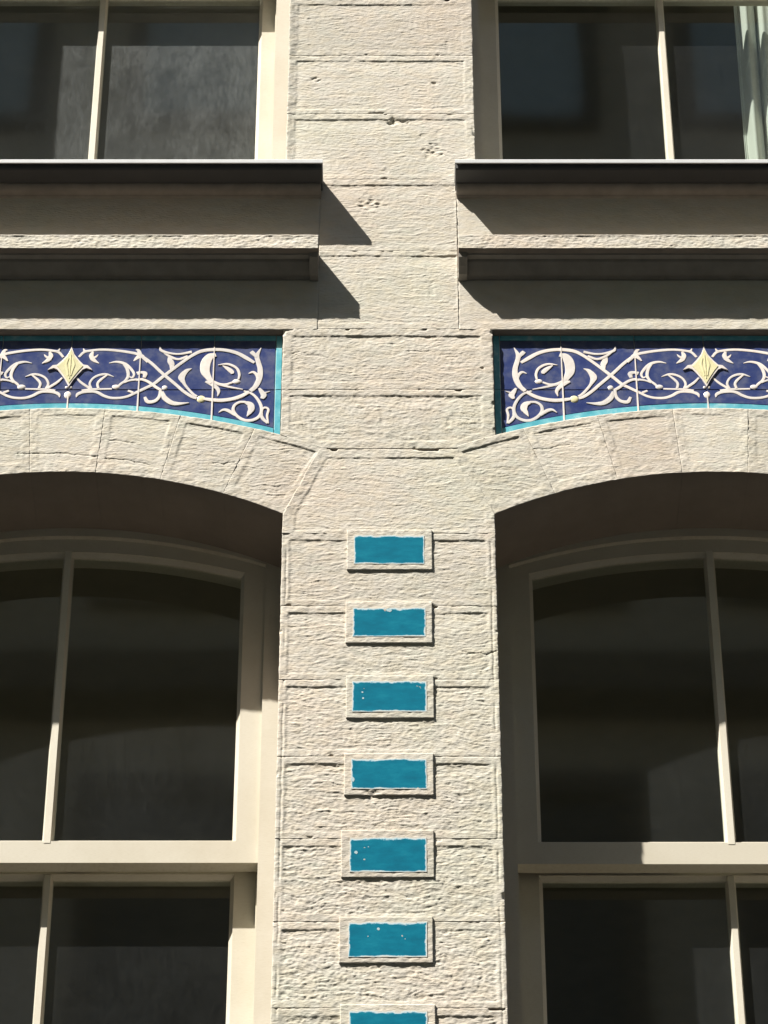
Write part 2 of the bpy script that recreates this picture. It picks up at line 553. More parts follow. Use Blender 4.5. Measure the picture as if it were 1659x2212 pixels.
M_PAVE = flat_mat('paving', (0.16, 0.15, 0.13), 0.9, 0, 0.15, 6)
M_OPP = flat_mat('opposite_render', (0.60, 0.55, 0.40), 0.85, 0, 0.08, 1.5)
M_OPP_TRIM = flat_mat('opposite_trim', (0.16, 0.145, 0.115), 0.8)
M_OPP_BLIND = flat_mat('opposite_pale_blind', (0.50, 0.66, 0.68), 0.3)
M_OPP_GLASS = flat_mat('opposite_glass', (0.10, 0.105, 0.09), 0.2)

def fabric_mat():
    m, n, l, b = new_mat('white_curtain_cloth')
    g = n.new('ShaderNodeNewGeometry')
    f = noise(n, l, 200, 2, 0.5, g.outputs['Position'])
    l.new(ramp(n, l, f.outputs[0], [(0.3, (0.62, 0.64, 0.60)), (0.7, (0.70, 0.72, 0.68))]).outputs[0], b.inputs['Base Color'])
    b.inputs['Roughness'].default_value = 0.9
    b.inputs['Subsurface Weight'].default_value = 0.0
    return m
M_CLOTH = fabric_mat()

# ------------------------------------------------------------------ street, opposite houses, rooms behind the glass
def structure(o):
    o['kind'] = 'structure'
    return o

structure(box('road', -80, 60, -9.3, -1.9, -0.3, 0.0, M_ASPHALT))
structure(box('pavement', -80, 60, -1.9, 0.5, -0.3, 0.13, M_PAVE))
structure(box('pavement', -80, 60, -11.5, -9.3, -0.3, 0.13, M_PAVE))
structure(box('ground', -250, 250, -250, 250, -0.7, -0.31, M_PAVE))

opp = thing('opposite_building', 'tall beige terrace across the street with rows of dark windows', 'building', (0, -11, 0.13))
OY = -11.0
box('wall', -70, 45, OY - 9, OY, 0.13, 23.4, M_OPP, opp)
box('cornice', -70.2, 45.2, OY + 0.002, OY + 0.55, 22.9, 23.6, M_OPP_TRIM, opp)
for z in (4.3, 8.0, 11.1, 14.5, 18.9):
    box('string_course', -70, 45, OY + 0.002, OY + 0.40, z - 0.16, z + 0.16, M_OPP_TRIM, opp)
for r_, (z0, z1) in enumerate(((5.0, 7.2), (8.6, 10.6), (11.7, 13.7), (15.4, 17.6), (20.2, 22.3))):
    for k in range(-6, 7):
        x = k * 2.2 + 0.93
        o_ = [(x - 0.78, z0 - 0.12), (x + 0.78, z0 - 0.12), (x + 0.78, z1 + 0.15), (x - 0.78, z1 + 0.15)]
        i_ = [(x - 0.65, z0), (x + 0.65, z0), (x + 0.65, z1), (x - 0.65, z1)]
        w = ring('window', o_, i_, OY + 0.10, OY + 0.001, M_OPP_TRIM, opp)
        box('pane', x - 0.65, x + 0.65, OY + 0.004, OY + 0.03, z0, z1, M_OPP_BLIND if r_ == 4 else M_OPP_GLASS, w)
settle(opp)

def room(z0, z1):
    v, f = box_v(-3.4, 3.4, 0.42, 5.0, z0, z1)
    f = [q for q in f if q != (0, 1, 5, 4)]
    structure(mesh_obj('room_wall', v, [tuple(reversed(q)) for q in f], M_ROOM))
room(3.9, 7.75)
room(7.95, 11.4)

# ------------------------------------------------------------------ the stone wall between and around the windows
wall = thing('facade_wall', 'cream painted pier of tooled stone blocks standing between the arched windows', 'wall', (0, 0, 4.6))
LX = (-1.480, -0.2735)      # lower window openings, west and east of the pier
XL, XR = -0.2735, 0.299     # lower pier
CL, CR = -0.876, 0.903      # centres of the lower windows
UL, UR = -0.289, 0.269      # upper pier
CUL, CUR = -0.903, 0.887
HALF = 0.604
ZI, RI = 5.910, 1.322       # arch soffit: circle centre height and radius
ZE, RE = 5.568, 1.890       # back of the arch ring

def core(x0, x1, z0, z1, y0=0.03, y1=0.42):
    box('wall_core', x0, x1, y0, y1, z0, z1, M_CORE, wall)
core(XL + 0.012, XR - 0.012, 4.6, 7.09, 0.03, 0.245)
core(XL + 0.03, XR - 0.03, 4.6, 7.09, 0.245, 0.42)
core(-2.9, 2.9, 7.48, 8.22, 0.06, 0.42)
core(UL + 0.012, UR - 0.012, 8.22, 10.6, 0.03, 0.245)
core(UL + 0.03, UR - 0.03, 8.22, 10.6, 0.245, 0.42)
core(-2.9, 2.9, 10.55, 11.4, 0.03, 0.42)
for x0, x1 in ((-2.9, -1.492), (1.519, 2.9)):
    core(x0, x1, 4.6, 7.47, 0.03, 0.42)
    core(x0 + (0.04 if x0 > 0 else 0), x1 - (0.04 if x0 < 0 else 0), 8.23, 10.54, 0.03, 0.42)
box('wall_core', -2.9, 2.9, 0.001, 0.45, 0.13, 4.597, M_STONE, wall)

sd = 100
# lower pier
LJ = [7.019, 6.777, 6.540, 6.300, 6.053, 5.812, 5.570, 5.330, 5.090, 4.850, 4.600]
for k in range(len(LJ) - 1):
    sd += 31
    seen = k < 7
    rect_stone('stone', XL, XR, LJ[k + 1], LJ[k], 0.0, 0.25, M_STONE, wall, margins=(0.022, 0.024, 0.020, 0.022), seed=sd,
               res=0.0022 if seen else 0.008, amp=0.95 + 0.06 * min(k, 5), pick=min(0.9, 0.35 + 0.13 * k), field=0.0020, roll=0.013)
# springer stone between the two arches, splayed to the radial beds
def spr(sign):
    def fn(t):
        z = 7.019 + t * (7.311 - 7.019)
        x = XL if sign < 0 else XR
        if z > 7.086:
            q = (z - 7.086) / (7.311 - 7.086)
            x += q * (0.0955 if sign < 0 else -0.096)
        return (x, z)
    return fn
stone('stone', spr(-1), spr(1), lerp2((XL, 7.019), (XR, 7.019)), lerp2(spr(-1)(1), spr(1)(1)), 0.0, 0.25, M_STONE, wall,
      margins=(0.034, 0.026, 0.012, 0.030), seed=61, res=0.0022, amp=0.85, pick=0.15, field=0.0024, tilt=0.0015)
# the two stones between the tile friezes; the lower one is cut to the backs of the arches
FL, FR = -0.2845, 0.306
def cut(s):
    x = FL + s * (FR - FL)
    z = 7.3125
    if x < -0.178:
        z = 7.3125 + (-0.178 - x) / (-0.178 - FL) * 0.050
    if x > 0.203:
        z = 7.3125 + (x - 0.203) / (FR - 0.203) * 0.050
    return (x, z)
stone('stone', lerp2(cut(0), (FL, 7.525)), lerp2(cut(1), (FR, 7.525)), cut, lerp2((FL, 7.525), (FR, 7.525)), 0.0, 0.06, M_STONE, wall,
      margins=(0.023, 0.036, 0.028, 0.022), seed=77, res=0.0022, amp=0.95, pick=0.75, field=0.0027)
rect_stone('stone', FL, FR, 7.525, 7.749, 0.0, 0.06, M_STONE, wall, margins=(0.027, 0.034, 0.026, 0.026), seed=93, res=0.0022, amp=0.9, pick=0.65,
           field=0.0027)
# upper pier
sd = 900
for x0, x1, z0, z1, mg in ((-0.1865, 0.2115, 7.749, 8.046, (0.0, 0.004, 0.022, 0.018)), (-0.1865, 0.2115, 8.046, 8.330, (0.0, 0.004, 0.020, 0.022)),
                           (UL, UR, 8.330, 8.599, (0.024, 0.026, 0.018, 0.022)), (UL, UR, 8.599, 8.846, (0.026, 0.028, 0.020, 0.022)),
                           (UL, UR, 8.846, 9.092, (0.026, 0.030, 0.020, 0.022)), (UL, UR, 9.092, 9.338, (0.026, 0.030, 0.020, 0.022)),
                           (UL, UR, 9.338, 9.584, (0.026, 0.030, 0.020, 0.022))):
    sd += 37
    rect_stone('stone', x0, x1, z0, z1, 0.0, 0.25 if z0 > 8.3 else 0.06, M_STONE, wall, margins=mg, seed=sd, res=0.0022, amp=0.80, pick=0.05,
               field=0.0022, tilt=0.003 if z0 > 8.3 else 0.0, groove=1.0 if z0 > 8.3 else 0.0)
for k in range(4):
    rect_stone('stone', UL, UR, 9.584 + k * 0.246, 9.83 + k * 0.246, 0.0, 0.25, M_STONE, wall, margins=(0.026, 0.03, 0.02, 0.022), seed=1300 + k,
               res=0.009, amp=0.8, pick=0.05)
# long stones under the upper sills, in two beds
for xs in ((-0.1865, -1.640), (0.2115, 1.580)):
    for a, b in zip(xs[:-1], xs[1:]):
        x0, x1 = min(a, b), max(a, b)
        for z0, z1, mg in ((7.745, 8.046, (0, 0, 0.028, 0.0)), (8.046, 8.330, (0, 0, 0.004, 0.004))):
            sd += 13
            rect_stone('stone', x0, x1, z0, z1, 0.0, 0.06, M_STONE, wall, margins=mg, seed=sd, res=0.005, amp=0.5, pick=0.05, field=0.002, gap=0.0, groove=0.0)
# outer piers, mostly beyond the picture
for x0, x1 in ((-2.9, -1.480), (1.507, 2.9)):
    z = 4.6
    while z < 11.3:
        z2 = min(z + 0.2415, 11.4)
        lo = (x0, x1)
        if 7.36 < z2 and z < 7.76:
            pass
        sd += 7
        xx0, xx1 = lo
        if z > 8.2:
            xx0, xx1 = (x0, -1.517) if x0 < 0 else (1.505, x1)
        elif z > 7.70:
            xx0, xx1 = (x0, -1.640) if x0 < 0 else (1.580, x1)
        mid = (xx0 + xx1) / 2
        for a, b in ((xx0, mid), (mid, xx1)):
            rect_stone('stone', a, b, z, z2, 0.0, 0.25, M_STONE, wall, seed=sd, res=0.011, amp=0.8, pick=0.3)
        z = z2
settle(wall)

# blue painted blocks up the middle of the pier
BLK = [  # outer x0 x1 z0 z1, paint x0 x1 z0 z1, label
    (-0.099, 0.129, 6.895, 7.029, -0.078, 0.105, 6.916, 7.006, 'topmost blue painted block on the pier, just below the meeting point of both arches'),
    (-0.101, 0.127, 6.655, 6.789, -0.080, 0.107, 6.677, 6.765, 'second blue block from the top, with a pale notch in its upper paint edge'),
    (-0.098, 0.129, 6.417, 6.550, -0.080, 0.108, 6.438, 6.529, 'third blue block from the top, with two white specks one above the other'),
    (-0.101, 0.126, 6.181, 6.308, -0.081, 0.106, 6.201, 6.287, 'fourth blue block from the top, with a nick in the left edge of its paint'),
    (-0.107, 0.125, 5.938, 6.076, -0.083, 0.104, 5.955, 6.050, 'fifth blue block from the top, with a white paint spot at its left'),
    (-0.110, 0.120, 5.694, 5.824, -0.085, 0.103, 5.712, 5.806, 'sixth blue block from the top, with one pale spot near its top edge'),
    (-0.106, 0.124, 5.449, 5.579, -0.082, 0.102, 5.462, 5.558, 'lowest blue block in view, cut off by the bottom of the photograph'),
]
def jagged(x0, x1, z0, z1, seed, a, notch=None):
    r = random.Random(seed)
    pts = []
    def side(p, q, n, nx, nz):
        off = r.uniform(-a, a) * 0.5
        tgt = off
        for k in range(n):
            s = k / n
            if k % 3 == 0:
                tgt = r.uniform(-a, a)
            off = off * 0.55 + tgt * 0.45
            e = off + r.uniform(-a, a) * 0.22
            corner = 0.0025 if k == 0 else 0.0
            pts.append((p[0] + (q[0] - p[0]) * s + nx * e, p[1] + (q[1] - p[1]) * s + nz * e))
    side((x0, z0), (x1, z0), 30, 0, 1)
    side((x1, z0), (x1, z1), 14, 1, 0)
    side((x1, z1), (x0, z1), 30, 0, 1)
    side((x0, z1), (x0, z0), 14, 1, 0)
    if notch:
        nx_, nz_, rad, dep = notch
        q = []
        for (x, z) in pts:
            d = math.hypot(x - nx_, z - nz_)
            if d < rad:
                w = (1 - d / rad) * dep
                cx_, cz_ = (x0 + x1) / 2, nz_ if abs(nx_ - x0) < 0.02 else (z0 + z1) / 2
                if abs(nx_ - x0) < 0.02:
                    x += w
                else:
                    z -= w
            q.append((x, z))
        pts = q
    return pts
def blob(cx_, cz_, rx, rz, n=12, seed=0):
    r = random.Random(seed)
    return [(cx_ + rx * math.cos(2 * math.pi * k / n) * r.uniform(0.75, 1.15), cz_ + rz * math.sin(2 * math.pi * k / n) * r.uniform(0.75, 1.15)) for k in range(n)]
SPOTS = {2: [(-0.056, 6.497, 0.0026, 0.0026), (-0.054, 6.478, 0.0028, 0.003)], 4: [(-0.070, 6.010, 0.0042, 0.005), (-0.039, 6.026, 0.0016, 0.0016)],
         5: [(-0.014, 5.789, 0.0034, 0.0042)], 3: [(-0.0795, 6.228, 0.0045, 0.0075)], 1: [(0.013, 6.7605, 0.0075, 0.0060)]}
for k, (x0, x1, z0, z1, px0, px1, pz0, pz1, lab) in enumerate(BLK):
    t = thing('painted_block', lab, 'block', ((x0 + x1) / 2, 0.0, z0), 'blue painted blocks up the pier')
    rect_stone('block_face', x0, x1, z0, z1, -0.0036, 0.02, M_STONE, t, margins=(0.3, 0.3, 0.3, 0.3), seed=400 + 19 * k, res=0.0026, amp=0.0, gap=0.0, groove=0.12, returns=False)
    prism('blue_panel', jagged(px0 - 0.0025, px1 + 0.0025, pz0 - 0.002, pz1 + 0.0035, 80 + k, 0.0003), -0.0046, -0.001, M_TEAL, t)
    for q, (sx, sz, rx, rz) in enumerate(SPOTS.get(k, [])):
        prism('paint_spot', blob(sx, sz, rx, rz, 10, q), -0.0050, -0.004, M_PRIMER, t)
    settle(t)

# ------------------------------------------------------------------ arches
def arch(xc, label, seed):
    a = thing('window_arch', label, 'arch', (xc, 0, 7.1), 'segmental arches over the lower windows')
    A0 = 27.18
    n = 7
    step = 2 * A0 / n
    for k in range(n):
        b0 = math.radians(-A0 + step * k)
        b1 = math.radians(-A0 + step * (k + 1))
        def pt_in(b):
            return (xc + RI * math.sin(b), ZI + RI * math.cos(b))
        def pt_out(b):
            # radial bed carried on to the back of the ring
            s_, c_ = math.sin(b), math.cos(b)
            oz = ZI - ZE
            r = -oz * c_ + math.sqrt(max(0, RE * RE - oz * oz * s_ * s_))
            return (xc + r * s_, ZI + r * c_)
        near = abs(k - 3)
        stone('voussoir', lerp2(pt_in(b0), pt_out(b0)), lerp2(pt_in(b1), pt_out(b1)), lambda s, b0=b0, b1=b1: pt_in(b0 + (b1 - b0) * s),
              lambda s, b0=b0, b1=b1: pt_out(b0 + (b1 - b0) * s), 0.0, 0.252, M_STONE, a, margins=(0.022, 0.022, 0.036, 0.024), seed=seed + 23 * k,
              res=0.0022, amp=0.42 + 0.16 * near, pick=0.1 + 0.1 * near, field=0.0015 + 0.0003 * near, gap=0.0, groove=0.3)
    settle(a)
arch(CL, 'segmental stone arch over the window west of the pier, hairline cracks across its blocks', 2100)
arch(CR, 'segmental stone arch over the window east of the pier, joints almost painted over', 2500)

# ------------------------------------------------------------------ upper sills and the stone ledges under them
def sill(x0, x1, label):
    t = thing('window_sill', label, 'sill', ((x0 + x1) / 2, 0, 8.25), 'flashed sills under the upper windows')
    sweep_x('flashing', [(0.30, 8.352), (-0.094, 8.3165), (-0.100, 8.3145), (-0.102, 8.3115), (-0.102, 8.3000), (-0.0985, 8.2985), (-0.0985, 8.309), (0.30, 8.345)],
            x0, x1, M_LEAD, t)
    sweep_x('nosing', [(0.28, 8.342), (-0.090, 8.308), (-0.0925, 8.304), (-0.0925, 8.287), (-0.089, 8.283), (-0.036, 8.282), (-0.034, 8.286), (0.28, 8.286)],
            x0 + 0.002, x1 - 0.002, M_DARK, t)
    pr = [(0.01, 8.2845), (-0.034, 8.2845)]
    for k in range(9):
        q = k / 8
        pr.append((-0.036 + 0.020 * q ** 1.5, 8.280 - 0.020 * math.sin(q * math.pi / 2)))
    pr += [(-0.010, 8.259), (-0.007, 8.255), (0.01, 8.255)]
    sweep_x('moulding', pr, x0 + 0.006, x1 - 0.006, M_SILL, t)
    settle(t)
sill(-1.628, -0.178, 'grey flashed sill west of the pier, under the window with hazy glass')
sill(0.206, 1.568, 'grey flashed sill under the upper window with the white curtain')

def ledge(x0, x1, label, seed):
    t = thing('stone_ledge', label, 'ledge', ((x0 + x1) / 2, 0, 7.95), 'rough stone ledges above the tile friezes')
    n = 1
    L = (x1 - x0) / n
    for k in range(n):
        rect_stone('slab', x0 + L * k, x0 + L * (k + 1), 7.979, 8.031, -0.085, 0.02, M_STONE, t, margins=(0, 0, 0.003, 0.003), seed=seed + 11 * k, res=0.0024,
                   amp=1.05, pick=1.0, field=0.001, gap=0.0, groove=0.0)
    pr = [(0.01, 7.9785), (-0.064, 7.9785), (-0.062, 7.974), (-0.046, 7.973), (-0.044, 7.965)]
    for k in range(7):
        q = k / 6
        pr.append((-0.042 + 0.032 * q, 7.962 - 0.026 * math.sin(q * math.pi / 2)))
    pr += [(-0.006, 7.933), (0.01, 7.933)]
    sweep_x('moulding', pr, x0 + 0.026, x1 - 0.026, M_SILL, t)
    for c0, c1 in ((x0 + 0.001, x0 + 0.0255), (x1 - 0.0255, x1 - 0.001)):
        prof = [(0.01, 7.9785), (-0.070, 7.9785), (-0.068, 7.962), (-0.050, 7.944), (-0.030, 7.930), (0.01, 7.930)]
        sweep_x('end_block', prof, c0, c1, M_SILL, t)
    settle(t)
ledge(-1.620, -0.187, 'rough stone ledge below the grey sill, over the tile frieze west of the pier', 3100)
ledge(0.212, 1.562, 'rough stone ledge below the grey sill, over the tile frieze east of the pier', 3300)

# ------------------------------------------------------------------ tile friezes
SCROLL = [
    ('vine',[(22,663,6.8),(35,680,7.9),(52,686,7.9),(85,690,7.9),(125,687,8.5),(164,680,9.1),(191,671,9.6),(225,642,9.6),(260,602,9.6),(298,562,9.6),(322,536,9.6),(344,518,9.6),(358,511,7.4)]),
    ('tendril',[(33,694,1.7),(37,686,6.2),(44,684,4.0)]),
    ('leaf',[(61,682,5.7),(57,667,13.6),(64,652,12.5),(80,639,1.1)]),
    ('leaf',[(76,672,1.1),(70,664,6.2),(62,659,6.8)]),
    ('leaf',[(108,640,1.1),(129,645,6.8),(152,638,9.6),(169,621,8.5),(180,601,6.8),(176,587,5.1),(168,590,3.4)]),
    ('stem',[(148,638,4.5),(160,618,8.5),(164,594,8.5),(157,576,7.4),(146,565,7.4),(138,555,6.2)]),
    ('tendril',[(189,580,7.4),(169,576,5.7),(154,568,4.5)]),
    ('berry',[(132,553,13,10)]),
    ('stem',[(121,546,5.1),(93,545,5.1),(62,544,6.2),(37,539,7.4)]),
    ('leaf',[(124,590,1.1),(103,599,6.8),(83,596,7.4),(66,584,6.2),(58,565,6.2),(63,547,6.8)]),
    ('leaf',[(106,597,4.0),(89,580,7.4),(80,565,6.8),(83,547,6.8)]),
    ('stem',[(20,586,4.5),(35,568,7.4),(59,548,7.4)]),
    ('vine',[(23,515,1.1),(27,527,9.6),(42,534,9.1),(68,536,8.5),(83,532,9.6),(99,521,9.1),(120,513,8.5),(146,513,7.9),(167,519,7.9),(182,528,7.9),(193,535,8.5),(216,550,9.1),(236,563,9.6),(261,590,10.2),(291,621,9.6),(318,648,9.6),(341,669,10.2),(364,684,11.4),(392,690,11.4),(421,690,10.8),(447,685,11.4),(471,675,11.9),(495,658,12.5),(516,642,8.5)]),
    ('tendril',[(166,539,6.2),(181,532,6.8)]),
    ('vine',[(187,578,7.4),(204,580,8.5),(223,570,8.5),(242,553,9.1),(255,543,8.5)]),
    ('flower',[(177,648,2.8),(187,661,11.4),(198,667,13.1),(216,643,4.0)]),
    ('flower',[(196,667,11.4),(189,686,9.6),(181,690,2.8)]),
    ('flower',[(188,602,12.5),(199,606,8.5),(211,602,13.1),(209,587,8.5)]),
    ('leaf',[(248,702,1.7),(254,686,8.5),(281,676,6.2),(307,674,6.2),(339,682,8.5)]),
    ('leaf',[(256,683,3.4),(278,665,7.9),(302,655,7.4),(328,666,7.4)]),
    ('leaf',[(275,662,5.7),(280,648,18.7),(285,633,15.9),(282,616,2.3)]),
    ('leaf',[(341,620,1.1),(326,611,13.1),(314,589,21.6),(321,567,9.6),(332,548,7.4),(348,527,7.4),(359,518,6.8)]),
    ('vine',[(377,510,8.5),(401,506,11.4),(426,504,11.9),(457,509,11.4),(483,520,11.4),(504,535,10.2)]),
    ('stem',[(507,538,11.4),(522,557,16.5),(532,587,17.6),(533,618,15.9),(527,645,14.8),(523,669,12.5),(534,697,1.1)]),
    ('leaf',[(501,602,1.7),(514,607,7.9),(525,594,8.5),(527,573,5.7)]),
    ('leaf',[(506,683,11.4),(512,676,13.1),(522,662,7.4)]),
    ('leaf',[(407,671,13.1),(390,664,26.1),(380,642,31.8),(379,611,29.5),(389,587,19.9),(399,568,11.4)]),
    ('leaf',[(381,573,6.2),(399,563,13.1),(413,550,11.9),(419,536,8.5),(416,519,1.1)]),
    ('stem',[(401,574,7.4),(420,563,9.1),(438,562,6.8),(457,570,5.7)]),
    ('berry',[(468,573,12,10)]),
    ('stem',[(473,580,5.1),(475,599,6.8),(469,618,7.4),(455,631,7.4),(437,637,6.2),(414,633,1.1)]),
    ('leaf',[(427,631,1.7),(441,621,11.4),(453,609,13.6),(455,601,6.8)]),
    ('tendril',[(418,563,8.5),(448,553,6.8),(486,544,2.3)]),
    ('vine',[(489,538,4.0),(510,529,6.8),(525,513,7.9),(537,489,8.5),(540,466,8.5),(533,445,9.1),(516,433,9.1),(495,432,9.1),(475,445,9.1),(462,466,8.5),(464,485,7.9),(478,497,7.4),(495,498,7.4)]),
    ('leaf',[(494,497,7.4),(508,489,19.9),(512,474,19.9),(507,461,13.1),(500,446,1.1)]),
    ('leaf',[(421,460,1.1),(434,470,7.4),(449,466,10.8),(468,450,7.4)]),
    ('leaf',[(542,452,4.5),(541,469,5.7),(549,478,6.2),(559,471,6.2),(556,449,6.2),(560,421,2.8)]),
    ('leaf',[(538,454,8.5),(545,437,9.6),(558,422,7.4)]),
    ('leaf',[(532,548,5.7),(539,535,13.1),(545,523,18.2),(540,510,8.5)]),
    ('leaf',[(543,530,5.7),(562,537,1.1)]),
    ('berry',[(268,550,9,10)]),
    ('leaf',[(256,546,7.4),(256,528,8.5),(252,513,9.1),(241,501,10.2),(223,499,11.4),(214,516,7.4)]),
    ('leaf',[(262,536,5.7),(269,514,17.0),(288,496,17.0),(309,492,10.2),(338,495,1.1)]),
]
def smooth_path(pts, n=7):
    P = np.array(pts, float)
    if len(P) < 3:
        ts = np.linspace(0, 1, n)[:, None]
        return P[0] * (1 - ts) + P[1] * ts
    E = np.vstack([2 * P[0] - P[1], P, 2 * P[-1] - P[-2]])
    out = []
    for i in range(1, len(E) - 2):
        p0, p1, p2, p3 = E[i - 1], E[i], E[i + 1], E[i + 2]
        for k in range(n):
            t = k / n
            out.append(0.5 * (2 * p1 + (p2 - p0) * t + (2 * p0 - 5 * p1 + 4 * p2 - p3) * t * t + (3 * p1 - p0 - 3 * p2 + p3) * t ** 3))
    out.append(P[-1])
    out = np.array(out)
    out[:, 2] = np.maximum(out[:, 2], 0.7)
    return out

def ribbon(name, pts, xc, sgn, mat, parent, y0, lift):
    Q = smooth_path(pts)
    c = np.stack([xc + sgn * Q[:, 0] / 1000.0, 7.0 + Q[:, 1] / 1000.0], -1)
    w = Q[:, 2] / 1000.0 * np.where(Q[:, 2] > 14, 0.92, 1.02) + 0.0008
    d = np.gradient(c, axis=0)
    d /= np.linalg.norm(d, axis=1)[:, None] + 1e-9
    nrm = np.stack([-d[:, 1], d[:, 0]], -1)
    v, f = [], []
    m = len(c)
    for i in range(m):
        for off, y in ((-0.5, y0), (-0.44, y0 - lift * 0.92), (0.0, y0 - lift), (0.44, y0 - lift * 0.92), (0.5, y0)):
            p = c[i] + nrm[i] * w[i] * off
            v.append((p[0], y, p[1]))
    for i in range(m - 1):
        for k in range(4):
            a, b = i * 5 + k, (i + 1) * 5 + k
            f.append((a, a + 1, b + 1, b) if sgn > 0 else (a, b, b + 1, a + 1))
    f.append((4, 3, 2, 1, 0))
    f.append(tuple((m - 1) * 5 + k for k in range(5)))
    return mesh_obj(name, v, f, mat, parent)

def dome(name, u, v_, rx, rz, mat, parent, y0, lift):
    rings, seg = 4, 14
    vs, fs = [], []
    for r in range(rings):
        q = 1 - r / rings
        for k in range(seg):
            an = 2 * math.pi * k / seg
            vs.append((u + rx * q * math.cos(an), y0 - lift * math.sqrt(max(0, 1 - q * q)), v_ + rz * q * math.sin(an)))
    vs.append((u, y0 - lift, v_))
    for r in range(rings - 1):
        for k in range(seg):
            k2 = (k + 1) % seg
            fs.append((r * seg + k, r * seg + k2, (r + 1) * seg + k2, (r + 1) * seg + k))
    for k in range(seg):
        fs.append(((rings - 1) * seg + k, (rings - 1) * seg + (k + 1) % seg, rings * seg))
    return mesh_obj(name, vs, fs, mat, parent, True)

YT = 0.0225        # face of the tiles
def frieze(xc, hw, label):
    t = thing('tile_frieze', label, 'tile frieze', (xc, 0, 7.36), 'blue tile friezes over the arches')
    zt = 7.7435
    def arc(u, off):
        return ZE + math.sqrt(RE * RE - u * u) + off
    g = 0.0009
    cols = [-hw + 0.019, -0.402, -0.195, 0.0, 0.195, 0.402, hw - 0.019]
    N = 8
    # setting bed
    bed = [(xc - hw, arc(hw, -0.03))] + [(xc + hw * (2 * k / 24 - 1), arc(hw * (2 * k / 24 - 1), -0.03)) for k in range(1, 24)] + [(xc + hw, arc(hw, -0.03)), (xc + hw, zt + 0.01), (xc - hw, zt + 0.01)]
    prism('setting_bed', bed, YT + 0.0022, 0.055, M_GROUT, t)
    for a, b in zip(cols[:-1], cols[1:]):
        jy = random.uniform(-0.0006, 0.0006)
        prism('tile', [(xc + a + g, 7.543 + g), (xc + b - g, 7.543 + g), (xc + b - g, zt - 0.0195), (xc + a + g, zt - 0.0195)], YT + jy, YT + 0.02, M_BLUE, t, 0.0012)
        us = [a + g + (b - a - 2 * g) * k / N for k in range(N + 1)]
        jy = random.uniform(-0.0006, 0.0006)
        prism('tile', [(xc + u, arc(u, 0.0370)) for u in us] + [(xc + b - g, 7.543 - g), (xc + a + g, 7.543 - g)], YT + jy, YT + 0.02, M_BLUE, t, 0.0012)
        prism('border_tile', [(xc + u, arc(u, 0.0120)) for u in us] + [(xc + u, arc(u, 0.0355)) for u in reversed(us)], YT - 0.001, YT + 0.02, M_CYAN, t, 0.001)
        prism('border_tile', [(xc + a + g, zt - 0.0185), (xc + b - g, zt - 0.0185), (xc + b - g, zt - 0.001), (xc + a + g, zt - 0.001)], YT - 0.001, YT + 0.02, M_CYAN, t, 0.001)
    for s in (-1, 1):
        e0, e1 = hw - 0.0175, hw - 0.001
        for z0, z1 in ((None, 7.543), (7.543, zt - 0.001)):
            xs = sorted((xc + s * e0, xc + s * e1))
            zz = z0 + g if z0 else arc(hw, 0.006)
            prism('border_tile', [(xs[0], zz), (xs[1], zz), (xs[1], z1 - g), (xs[0], z1 - g)], YT - 0.0012, YT + 0.02, M_CYAN, t, 0.001)
    # white slip lines run down over the joints
    for u, z1 in ((0.0, 7.518), (0.195, 7.66), (-0.195, 7.66), (0.402, 7.70), (-0.402, 7.70)):
        zb = arc(u, 0.004)
        sweep = [(xc + u - 0.0024, zb), (xc + u + 0.0024, zb), (xc + u + 0.0014, z1), (xc + u - 0.0014, z1)]
        prism('slip_line', sweep, YT - 0.0022, YT + 0.01, M_WHITE, t)
    lev = 0
    for s in (1, -1):
        for name, pts in SCROLL:
            lev += 1
            if name == 'berry':
                u, v_, rx, rz = pts[0]
                dome('berry', xc + s * u / 1000.0, 7.0 + v_ / 1000.0, rx / 1000.0, rz / 1000.0, M_WHITE, t, YT + 0.001, 0.0030)
            else:
                ribbon(name, pts, xc, s, M_WHITE, t, YT + 0.001, 0.0022 + 0.0002 * (lev % 4))
        dome('knot', xc + s * 0.371, 7.509, 0.0135, 0.0140, M_YELLOW, t, YT + 0.001, 0.0032)
    # lozenge in the middle
    half = [(0.0, 7.698), (0.009, 7.671), (0.024, 7.648), (0.037, 7.632), (0.049, 7.630), (0.063, 7.613), (0.046, 7.620), (0.036, 7.615), (0.023, 7.596), (0.011, 7.576), (0.0, 7.552)]
    outl = [(xc - u, z) for u, z in half] + [(xc + u, z) for u, z in reversed(half[1:-1])]
    lo = prism('lozenge', outl, YT - 0.0042, YT + 0.01, M_WHITE, t, 0.0)
    inn = [(0.0, 7.689), (0.010, 7.663), (0.024, 7.641), (0.037, 7.626), (0.026, 7.610), (0.012, 7.585), (0.0, 7.562)]
    inl = [(xc - u, z) for u, z in inn] + [(xc + u, z) for u, z in reversed(inn[1:-1])]
    prism('lozenge_heart', inl, YT - 0.0056, YT + 0.005, M_YELLOW, t, 0.0012)
    for s in (-1, 1):
        ribbon('lozenge_rib', [(6, 655, 2.0), (11, 632, 4.5), (7, 612, 4.5), (4, 590, 2.0)], xc, s, M_YELLOW, t, YT - 0.0052, 0.0016)
    ribbon('lozenge_rib', [(0, 668, 1.5), (0, 630, 3.2), (0, 580, 1.5)], xc, 1, M_YELLOW, t, YT - 0.0052, 0.0016)
    dome('drop', xc - 0.001, 7.524, 0.011, 0.0145, M_WHITE, t, YT + 0.001, 0.0032)
    for s in (-1, 1):
        dome('bead', xc + s * 0.006, 7.551, 0.005, 0.006, M_WHITE, t, YT + 0.001, 0.0032)
    settle(t)
frieze(-0.880, 0.5945, 'blue tile frieze with white scrollwork west of the pier, its turquoise end strip sunlit')
